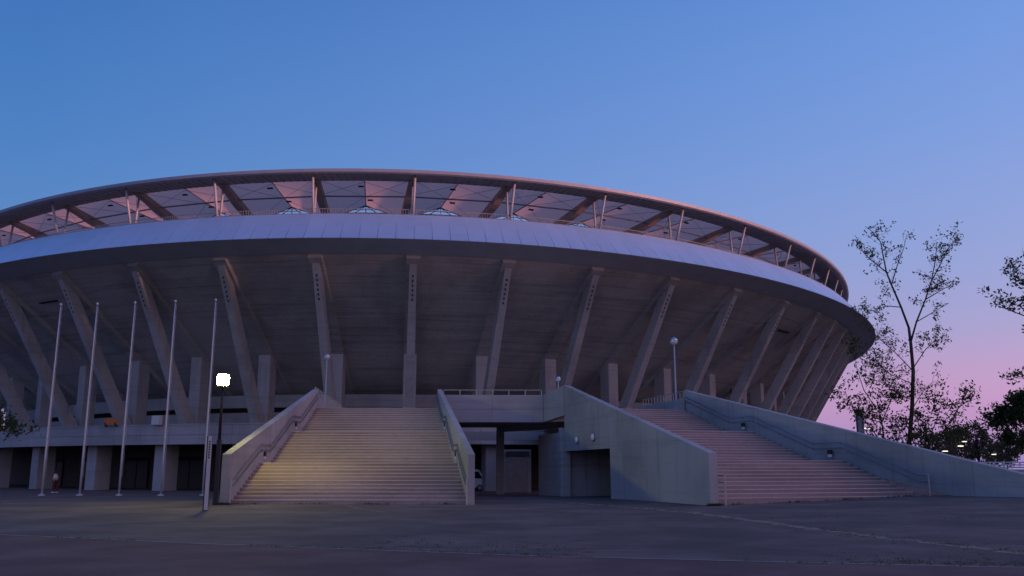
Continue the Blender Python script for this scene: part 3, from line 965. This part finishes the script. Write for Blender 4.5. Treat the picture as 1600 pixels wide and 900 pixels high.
# ------------------------------------------------------------------ lit lamp post
LX, LY = -12.50, 38.72
T = thing('lamp_post', 'dark lamp post with a square lantern glowing yellow', 'lamp post', (LX, LY, 0))
MB().box((LX, LY, 1.35), (.17, .17, 2.74)).build('base_column', 'pole_dark', T, bevel=.01)
MB().lathe((LX, LY, 2.7), [(.07, 0), (.06, 1.4), (.05, 2.3)], 12).build('pole', 'pole_dark', T, smooth=True)
lan = MB()
z0 = 5.02
lan.prism([(LX - .22, LY - .22), (LX + .22, LY - .22), (LX + .22, LY + .22), (LX - .22, LY + .22)], z0 + .03, z0 + .47)
L_ = lan.build('lantern', 'lantern_glass', T, bevel=.09)
MB().lathe((LX, LY, z0 + .475), [(.24, 0), (.21, .035), (.06, .06)], 16).build('lantern_cap', 'lamp_white', L_)
MB().box((LX, LY, z0 - .03), (.36, .36, .05)).build('lantern_base', 'pole_dark', L_)

# slim sign pillar in front of it
x, y = -11.2, 33.6
T = thing('sign_pillar', 'slim free-standing sign pillar with pale face in front of the lamp post', 'sign', (x, y, 0))
MB().box((x, y, 1.34), (.17, .24, 2.72), R(12)).build('post', 'pole_dark', T, bevel=.006)
MB().box((x + .055, y - .133, 1.36), (.135, .02, 2.66), R(12)).build('face', 'sign_face', T)
for i in range(7):
    MB().box((x + .052, y - .146, 2.48 - i * .095), (.06, .006, .06), R(12)).build('marking', 'pole_dark', T)

# ------------------------------------------------------------------ globe lamps on the deck
def globe(px, py, d, label, r_=.25):
    c_ = at(px, py, d); zb_ = DECK
    T = thing('globe_lamp', label, 'lamp', (c_.x, c_.y, zb_), 'unlit globe lamps on the deck')
    MB().lathe((c_.x, c_.y, zb_), [(.14, 0), (.14, .06), (.06, .1), (.05, c_.z - zb_ - r_ * .9)], 10).build('pole', 'pole_white', T, smooth=True)
    n_ = 8
    MB().lathe((c_.x, c_.y, c_.z), [(max(.02, r_ * math.cos(-math.pi / 2 + math.pi / 2 * i / n_)), r_ * math.sin(-math.pi / 2 + math.pi / 2 * i / n_)) for i in range(n_ + 1)], 18).build('bowl', 'lamp_white', T, smooth=True)
    MB().lathe((c_.x, c_.y, c_.z + .004), [(max(.02, r_ * 1.02 * math.cos(math.pi / 2 * i / n_)), r_ * 1.02 * math.sin(math.pi / 2 * i / n_)) for i in range(n_ + 1)], 18).build('reflector_cap', 'chrome', T, smooth=True)


globe(1053, 533, 63.5, 'unlit globe lamp on tall pole at the head of the pinkish stairs', .27)
globe(511, 557, 70.0, 'unlit globe lamp on tall pole behind the yellow-lit stairs')
globe(872, 592, 66.0, 'short globe lamp showing just above the angled parapet wall', .20)

# ------------------------------------------------------------------ odds and ends on the deck
c_ = at(173, 661, 82.0)
T = thing('barrier', 'orange barrier board standing on the concourse edge', 'barrier', (c_.x, c_.y, DECK))
MB().box((c_.x, c_.y, DECK + .42), (1.55, .06, .55), -.4).build('board', 'orange', T)
for q in (-.55, .55): MB().box((c_.x + q, c_.y - q * .42 + .05, DECK + .15), (.08, .3, .36), -.4).build('foot', 'dark_steel', T)
c_ = at(245, 658, 80.0)
T = thing('cabinet', 'small pale cabinet standing on the concourse edge', 'cabinet', (c_.x, c_.y, DECK))
MB().box((c_.x, c_.y, DECK + .42), (.85, .4, .8), -.3).build('body', 'fence_white', T, bevel=.02)
MB().box((c_.x + .06, c_.y - .21, DECK + .42), (.7, .02, .62), -.3).build('door', 'deck_panel', T)

# ------------------------------------------------------------------ white van under the bridge
def van():
    x0, y0 = -5.62, 82.3; z0 = gz(0, 88)
    T = thing('van', 'small white van parked in the dark below the footbridge', 'van', (x0 + 1.7, y0, z0))
    side = [(0, .28), (3.36, .28), (3.4, .85), (3.25, 1.0), (2.72, 1.80), (2.5, 1.88), (.1, 1.88), (0, 1.75)]
    def M(p_, yy): return (x0 + p_[0], y0 + yy, z0 + p_[1])
    n_ = len(side); mb = MB(); hw = .735
    mb.v = [M(p_, -hw) for p_ in side] + [M(p_, hw) for p_ in side]
    mb.f = [tuple(range(n_)), tuple(range(2 * n_ - 1, n_ - 1, -1))] + [((i + 1) % n_, i, n_ + i, n_ + (i + 1) % n_) for i in range(n_)]
    mb.build('body', 'van_white', T, bevel=.05)
    def pan(name, pts_, m_, yy=-hw - .006):
        mb = MB(); k = len(pts_)
        mb.v = [M(p_, yy) for p_ in pts_] + [M(p_, yy + .02) for p_ in pts_]
        mb.f = [tuple(range(k)), tuple(range(2 * k - 1, k - 1, -1))] + [((i + 1) % k, i, k + i, k + (i + 1) % k) for i in range(k)]
        return mb.build(name, m_, T)
    pan('window', [(2.05, 1.08), (3.0, 1.08), (2.62, 1.68), (2.05, 1.68)], 'glass_dark')
    pan('window', [(1.1, 1.08), (1.95, 1.08), (1.95, 1.68), (1.1, 1.68)], 'glass_dark')
    pan('window', [(.2, 1.08), (1.0, 1.08), (1.0, 1.68), (.2, 1.68)], 'glass_dark')
    mb = MB(); mb.hexa([(x0 + 3.235, y0 - .6, z0 + 1.06), (x0 + 3.235, y0 + .6, z0 + 1.06), (x0 + 3.20, y0 + .6, z0 + 1.06), (x0 + 3.20, y0 - .6, z0 + 1.06),
                        (x0 + 2.80, y0 - .55, z0 + 1.74), (x0 + 2.80, y0 + .55, z0 + 1.74), (x0 + 2.74, y0 + .55, z0 + 1.74), (x0 + 2.74, y0 - .55, z0 + 1.74)])
    mb.build('windscreen', 'glass_dark', T)
    MB().box((x0 + 3.36, y0 - .5, z0 + .82), (.08, .26, .18)).build('headlight', 'lamp_white', T)
    MB().box((x0 + 3.36, y0 + .5, z0 + .82), (.08, .26, .18)).build('headlight', 'lamp_white', T)
    MB().box((x0 + 3.38, y0, z0 + .42), (.12, 1.4, .22)).build('bumper', 'van_white', T, bevel=.03)
    for wx in (.65, 2.75):
        for wy in (-.70, .70):
            mt = Matrix.Translation((x0 + wx, y0 + wy, z0 + .27)) @ Matrix.Rotation(R(90), 4, 'X')
            wl = link('wheel', MB().lathe((0, 0, -.09), [(.20, 0), (.27, .02), (.27, .16), (.20, .18)], 18).mesh('wheel'), 'tyre', T, mt, smooth=False)
            link('rim', MB().lathe((0, 0, -.095), [(.17, 0), (.17, .19)], 14).mesh('rim'), 'hub', wl, mt)


van()

# ------------------------------------------------------------------ person walking below the concourse
def person():
    c_ = at(85, 768, 73.0); x, y = c_.x, 73.0; z = gz(x, y)
    T = thing('person', 'person in white shirt and dark red trousers walking past the piers', 'person', (x, y, z))
    J = {'pel': (0, 0, .92), 'ch': (-.02, 0, 1.25), 'nk': (-.03, 0, 1.44), 'hd': (-.05, 0, 1.56), 'tp': (-.05, 0, 1.66),
         'shl': (-.02, -.18, 1.38), 'ell': (.06, -.22, 1.12), 'wrl': (-.05, -.20, .90), 'hal': (-.08, -.19, .82),
         'shr': (-.02, .18, 1.38), 'elr': (.02, .22, 1.12), 'wrr': (-.12, .2, .94), 'har': (-.16, .19, .87),
         'hil': (0, -.09, .88), 'knl': (-.08, -.10, .48), 'anl': (.04, -.10, .09), 'tol': (-.14, -.11, .04),
         'hir': (0, .09, .88), 'knr': (.06, .10, .48), 'anr': (.20, .10, .11), 'tor': (.04, .11, .04)}
    Ed = [('pel', 'ch'), ('ch', 'nk'), ('nk', 'hd'), ('hd', 'tp'), ('ch', 'shl'), ('shl', 'ell'), ('ell', 'wrl'), ('wrl', 'hal'), ('ch', 'shr'), ('shr', 'elr'), ('elr', 'wrr'), ('wrr', 'har'),
          ('pel', 'hil'), ('hil', 'knl'), ('knl', 'anl'), ('anl', 'tol'), ('pel', 'hir'), ('hir', 'knr'), ('knr', 'anr'), ('anr', 'tor')]
    rad = {'pel': .135, 'ch': .15, 'nk': .055, 'hd': .085, 'tp': .075, 'shl': .065, 'shr': .065, 'ell': .045, 'elr': .045, 'wrl': .034, 'wrr': .034, 'hal': .04, 'har': .04,
           'hil': .09, 'hir': .09, 'knl': .065, 'knr': .065, 'anl': .045, 'anr': .045, 'tol': .04, 'tor': .04}
    def skin(name, names, edges, m_, grow=0.0, root=0, sub=2):
        idx = {n: i for i, n in enumerate(names)}
        me = bpy.data.meshes.new(name)
        me.from_pydata([tuple(J[n]) for n in names], [(idx[a], idx[b]) for a, b in edges], []); me.update()
        me.materials.append(MAT[m_])
        ob = bpy.data.objects.new(name, me); COL.objects.link(ob); ob.matrix_basis = Matrix.Translation((x, y, z))
        ob.parent = T; ob.matrix_parent_inverse = T.matrix_basis.inverted()
        ob.modifiers.new('skin', 'SKIN'); s_ = ob.modifiers.new('sub', 'SUBSURF'); s_.levels = sub; s_.render_levels = sub
        lay = me.skin_vertices[0] if len(me.skin_vertices) else None
        if lay is None:
            bpy.context.view_layer.objects.active = ob; lay = me.skin_vertices[0]
        for n, i in idx.items():
            lay.data[i].radius = (rad[n] + grow, rad[n] + grow); lay.data[i].use_root = (i == root)
        return ob
    skin('body', list(J), Ed, 'skin')
    nm = ['pel', 'ch', 'nk2', 'shl', 'ell', 'shr', 'elr']; J['nk2'] = (-.025, 0, 1.40); rad['nk2'] = .07
    skin('shirt', nm, [('pel', 'ch'), ('ch', 'nk2'), ('ch', 'shl'), ('shl', 'ell'), ('ch', 'shr'), ('shr', 'elr')], 'shirt', .028)
    nm = ['pel', 'hil', 'knl', 'anl', 'hir', 'knr', 'anr']
    skin('trousers', nm, [('pel', 'hil'), ('hil', 'knl'), ('knl', 'anl'), ('pel', 'hir'), ('hir', 'knr'), ('knr', 'anr')], 'trousers', .024)
    hc = Vector((x - .045, y, z + 1.615))
    MB().lathe((hc.x + .015, hc.y, hc.z), [(.098, -.06), (.105, 0), (.09, .06), (.05, .095), (.01, .105)], 12).build('hair', 'hair', T, smooth=True)
    for q, (ax, ay) in enumerate((('tol', -.11), ('tor', .11))):
        p_ = J[ax]; MB().box((x + p_[0] + .07, y + p_[1], z + .045), (.27, .10, .085)).build('shoe', 'shirt', T, bevel=.03)


person()

# ------------------------------------------------------------------ trees


def leafcard(mb, c, s_, rd):
    n_ = Vector((rd.gauss(0, 1), rd.gauss(0, 1), rd.gauss(0, 1))).normalized()
    u = n_.orthogonal().normalized(); u.rotate(Matrix.Rotation(rd.uniform(0, 6.28), 3, n_)); v_ = n_.cross(u)
    a_, b_ = s_ * rd.uniform(.8, 1.2), s_ * rd.uniform(.35, .5)
    mb.add([c - u * a_ * .5, c + v_ * b_ * .5 + n_ * .1 * s_, c + u * a_ * .5, c - v_ * b_ * .5 + n_ * .1 * s_], [(0, 1, 2, 3)])


def twigs(trunk, leaves, path, r0, rd, n, ln, leaf, clus, spread, depth=1, start=.3, up=.25):
    path = [Vector(p) for p in path]
    seg = [(path[i + 1] - path[i]).length for i in range(len(path) - 1)]; tot = sum(seg)
    for k in range(n):
        d = tot * (start + (1 - start) * (k + rd.random()) / n); i = 0
        while i < len(seg) - 1 and d > seg[i]: d -= seg[i]; i += 1
        p = path[i].lerp(path[i + 1], min(1, d / max(seg[i], 1e-6)))
        ax = (path[i + 1] - path[i]).normalized()
        dr = (ax * .5 + Vector((rd.gauss(0, .7), rd.gauss(0, .7), rd.gauss(up, .55)))).normalized()
        L = ln * rd.uniform(.5, 1.25)
        q1 = p + dr * L * .5 + Vector((rd.gauss(0, .06), rd.gauss(0, .06), rd.gauss(.0, .06))) * L
        q2 = q1 + (dr + Vector((rd.gauss(0, .35), rd.gauss(0, .35), rd.gauss(.1, .3)))).normalized() * L * .5
        trunk.tube([p, q1, q2], [r0, r0 * .7, r0 * .35], 4, False)
        if depth > 0: twigs(trunk, leaves, [p, q1, q2], r0 * .55, rd, 3, ln * .55, leaf, clus, spread, depth - 1, .35, up)
        else:
            for c in (q2, q1):
                if rd.random() < .82:
                    for _ in range(rd.randint(*clus)):
                        leafcard(leaves, c + Vector((rd.gauss(0, spread), rd.gauss(0, spread), rd.gauss(0, spread))), leaf, rd)


def limb_tree(label, D, limbs, seed, leaf=.26, clus=(3, 7), spread=.16, group=None, leafm='leaf', name='tree', dep=1.6, base=None):
    rd = random.Random(seed)
    conv = {}
    out = []
    for (pts_, r0, r1, n, ln) in limbs:
        path = []
        for j, q in enumerate(pts_):
            if q in conv: path.append(conv[q]); continue
            if path: off = (path[-1].y - D) + rd.gauss(0, dep * .35)
            else: off = rd.gauss(0, dep * .15)
            v_ = at(q[0], q[1], D + max(-dep * 2, min(dep * 2, off))); conv[q] = v_; path.append(v_)
        out.append((path, r0, r1, n, ln))
    b0 = out[0][0][0]
    zg_ = gz(b0.x, b0.y); b0.z = zg_ - .05
    T = thing(name, label, 'tree', (b0.x, b0.y, zg_), group)
    tr = MB(); lv = MB()
    for path, r0, r1, n, ln in out:
        m_ = len(path); tr.tube(path, [r0 + (r1 - r0) * i / (m_ - 1) for i in range(m_)], 8)
        if n: twigs(tr, lv, path, max(.012, r1 * .55), rd, n, ln, leaf, clus, spread)
    tr.build('trunk', 'bark', T, smooth=True)
    lv.build('crown', leafm, T)
    return T


limb_tree('tall slender tree with sparse leaves and forked bare upper limbs', 66.0, [
    ([(1418, 742), (1421, 690), (1425, 640), (1427, 580), (1423, 535), (1420, 512)], .19, .10, 0, 0),
    ([(1420, 512), (1408, 480), (1393, 445), (1385, 425), (1380, 400), (1376, 378), (1363, 362), (1352, 354)], .09, .018, 17, 1.2),
    ([(1385, 425), (1367, 411), (1352, 398), (1345, 386)], .05, .016, 7, .9),
    ([(1393, 445), (1402, 415), (1412, 388), (1417, 366)], .045, .014, 4, .7),
    ([(1423, 535), (1432, 503), (1446, 468), (1455, 440), (1462, 405), (1464, 378)], .08, .018, 18, 1.4),
    ([(1455, 440), (1470, 412), (1480, 390), (1490, 378)], .045, .016, 11, 1.0),
    ([(1446, 468), (1468, 455), (1484, 446)], .045, .016, 8, 1.0),
    ([(1432, 503), (1458, 488), (1482, 474)], .04, .014, 4, .8),
    ([(1427, 580), (1400, 552), (1368, 524), (1350, 508)], .04, .014, 24, 1.4),
    ([(1408, 480), (1385, 478), (1362, 486), (1350, 482)], .04, .014, 9, 1.1),
    ([(1426, 600), (1392, 585), (1362, 562)], .04, .014, 20, 1.3),
    ([(1427, 575), (1447, 545), (1466, 527)], .04, .014, 14, 1.2),
    ([(1425, 625), (1398, 612), (1374, 596)], .035, .014, 17, 1.2),
    ([(1425, 640), (1442, 612), (1458, 596)], .035, .014, 14, 1.2),
], 21, leaf=.25, clus=(2, 5), spread=.13)
limb_tree('loose leafy young tree growing between the stadium and the tall tree', 64.0, [
    ([(1385, 745), (1383, 700), (1378, 660), (1370, 625)], .09, .03, 9, 1.2),
    ([(1383, 700), (1362, 670), (1340, 645), (1322, 622)], .05, .02, 14, 1.2),
    ([(1378, 660), (1388, 635), (1398, 615)], .04, .02, 9, 1.1),
    ([(1370, 640), (1350, 610), (1340, 580), (1332, 545)], .04, .015, 7, 1.0),
    ([(1383, 715), (1400, 690), (1412, 668)], .04, .02, 9, 1.1),
], 22, leaf=.30, clus=(4, 9), spread=.22, leafm='leaf_green')
limb_tree('spreading young tree with leafy arching boughs beside the ramp end', 62.0, [
    ([(1455, 748), (1453, 715), (1450, 690), (1447, 668)], .09, .03, 8, 1.0),
    ([(1453, 715), (1470, 680), (1492, 648), (1512, 612)], .05, .018, 13, .95),
    ([(1450, 690), (1464, 655), (1472, 628)], .04, .018, 9, 1.0),
    ([(1453, 705), (1480, 690), (1505, 672)], .04, .018, 10, .9),
    ([(1450, 690), (1436, 665), (1432, 645)], .04, .018, 7, 1.0),
], 23, leaf=.28, clus=(4, 8), spread=.2, leafm='leaf_green')
limb_tree('tree beyond the fence end with leafy boughs overhanging the fence', 47.0, [
    ([(1720, 760), (1712, 650), (1705, 560), (1690, 480), (1680, 400)], .22, .06, 8, 1.6),
    ([(1705, 560), (1660, 525), (1610, 497), (1565, 480)], .07, .02, 15, 1.0),
    ([(1690, 480), (1640, 455), (1600, 440), (1580, 430)], .06, .02, 14, .9),
    ([(1712, 650), (1660, 625), (1615, 600), (1595, 588)], .06, .02, 9, .7),
    ([(1680, 400), (1640, 400), (1618, 410)], .05, .02, 7, .9),
], 24, leaf=.26, clus=(4, 8), spread=.15)
limb_tree('leafy green tree hanging beside the first flagpole', 46.0, [
    ([(-120, 780), (-112, 700), (-105, 650), (-100, 590)], .16, .06, 10, 1.5),
    ([(-112, 700), (-70, 675), (-20, 668), (25, 676)], .06, .02, 16, .8),
    ([(-105, 650), (-60, 640), (-18, 645), (12, 660)], .06, .02, 16, .7),
    ([(-100, 620), (-60, 625), (-25, 632)], .05, .02, 12, .7),
], 25, leaf=.22, clus=(7, 13), spread=.18, leafm='leaf_dark')


def round_tree(label, x, y, h, rx, seed, group, leafm='leaf_dark', n=2600, leaf=.5, name='tree', trunk=.2):
    rd = random.Random(seed); z = gz(x, y)
    T = thing(name, label, 'tree', (x, y, z), group)
    tr = MB(); lv = MB()
    tr.tube([(x, y, z - .1), (x + rd.gauss(0, .15), y, z + h * .3), (x + rd.gauss(0, .2), y, z + h * .75)], [h * .022, h * .016, h * .005], 7)
    cl = []
    for _ in range(22):
        a_ = rd.uniform(0, 6.28); e = rd.uniform(-.75, 1.0); rr_ = math.sqrt(max(0, 1 - e * e)) * rd.uniform(.45, 1.0)
        c_ = Vector((x + rx * rr_ * math.cos(a_), y + rx * rr_ * math.sin(a_), z + h * (.58 + .36 * e)))
        cl.append((c_, rx * rd.uniform(.22, .42)))
        tr.tube([(x, y, z + h * rd.uniform(.25, .6)), tuple(c_)], [h * .008, h * .002], 4)
    for _ in range(n):
        c_, s_ = rd.choice(cl)
        d = Vector((rd.gauss(0, 1), rd.gauss(0, 1), rd.gauss(0, .8))).normalized() * s_ * rd.uniform(.3, 1.05)
        leafcard(lv, c_ + d, leaf, rd)
    tr.build('trunk', 'bark', T, smooth=True); lv.build('crown', leafm, T)


G = 'trees beyond the ramp'
c_ = at(1600, 735, 85); round_tree('big dense dark tree standing behind the white fence', c_.x + 1.0, 85, 8.2, 3.6, 31, None, n=5200, leaf=.42)
FARL = 'distant dark green tree in the row beyond the car park lights'
for i, (px, d, h, rx) in enumerate(((1455, 150, 9.0, 4.0), (1487, 165, 9.5, 4.2), (1512, 170, 10.5, 4.0), (1530, 160, 11.0, 3.2), (1552, 175, 8.6, 3.8), (1575, 150, 8.2, 4.0), (1432, 190, 8.5, 4.4), (1640, 150, 11, 4.5), (1690, 140, 11, 4.5))):
    c_ = at(px, 735, d); round_tree(FARL, c_.x, d, h * .86, rx, 40 + i, G, leafm='leaf', n=1100, leaf=.62)

# ------------------------------------------------------------------ far lights, pillar, fence at the right
FLG = 'lit car park lamps'
for px, py, d in ((1478, 679, 135), (1477, 705, 128), (1507, 690, 140), (1501, 697, 118), (1553, 710, 150)):
    c_ = at(px, py, d)
    zz = gz(c_.x, d)
    T = thing('street_lamp', 'distant lit lamp with flat head on thin post among the trees', 'street lamp', (c_.x, d, zz), FLG)
    MB().tube([(c_.x + .5, d, zz), (c_.x + .5, d, c_.z + .05)], .06, 6).build('post', 'pole_dark', T)
    MB().tube([(c_.x + .5, d, c_.z + .05), (c_.x, d, c_.z + .12)], .04, 5).build('arm', 'pole_dark', T)
    MB().box((c_.x, d, c_.z), (.62, .34, .12)).build('head', 'far_lamp', T, bevel=.03)
c_ = at(1355, 669, 100); zz = gz(c_.x, 100)
T = thing('street_lamp', 'lit lamp with flat head shining through leaves beside the grey pillar', 'street lamp', (c_.x, 100, zz), FLG)
MB().tube([(c_.x + .5, 100, zz), (c_.x + .5, 100, c_.z + .05)], .06, 6).build('post', 'pole_dark', T)
MB().tube([(c_.x + .5, 100, c_.z + .05), (c_.x, 100, c_.z + .12)], .04, 5).build('arm', 'pole_dark', T)
MB().box((c_.x, 100, c_.z), (.55, .34, .10)).build('head', 'far_lamp', T, bevel=.03)
c_ = at(1343, 650, 110)
T = thing('pillar', 'grey blue pillar half hidden by leaves beyond the stadium end', 'pillar', (c_.x, 110, gz(c_.x, 110)))
MB().box((c_.x, 110, 4.1), (.78, .6, 8.6)).build('shaft', 'pillar_blue', T, bevel=.03)
MB().box((c_.x, 110, 8.5), (.95, .75, .3)).build('head', 'pillar_blue', T, bevel=.03)

A = (27.4, 63.0); B = (50.0, 56.0)
zf = gz(*A)
T = thing('fence', 'white metal fence of horizontal bars behind the ramp end', 'fence', (A[0], A[1], zf))
for i in range(13):
    x, y = lerp(A, B, i / 12); MB().box((x, y, gz(x, y) + .72), (.11, .11, 1.46), -.3).build('post', 'fence_white', T)
for j in range(8):
    z = .2 + .165 * j
    MB().tube([(A[0], A[1], zf + z), (B[0], B[1], gz(*B) + z)], .04, 5).build('bar', 'fence_white', T)
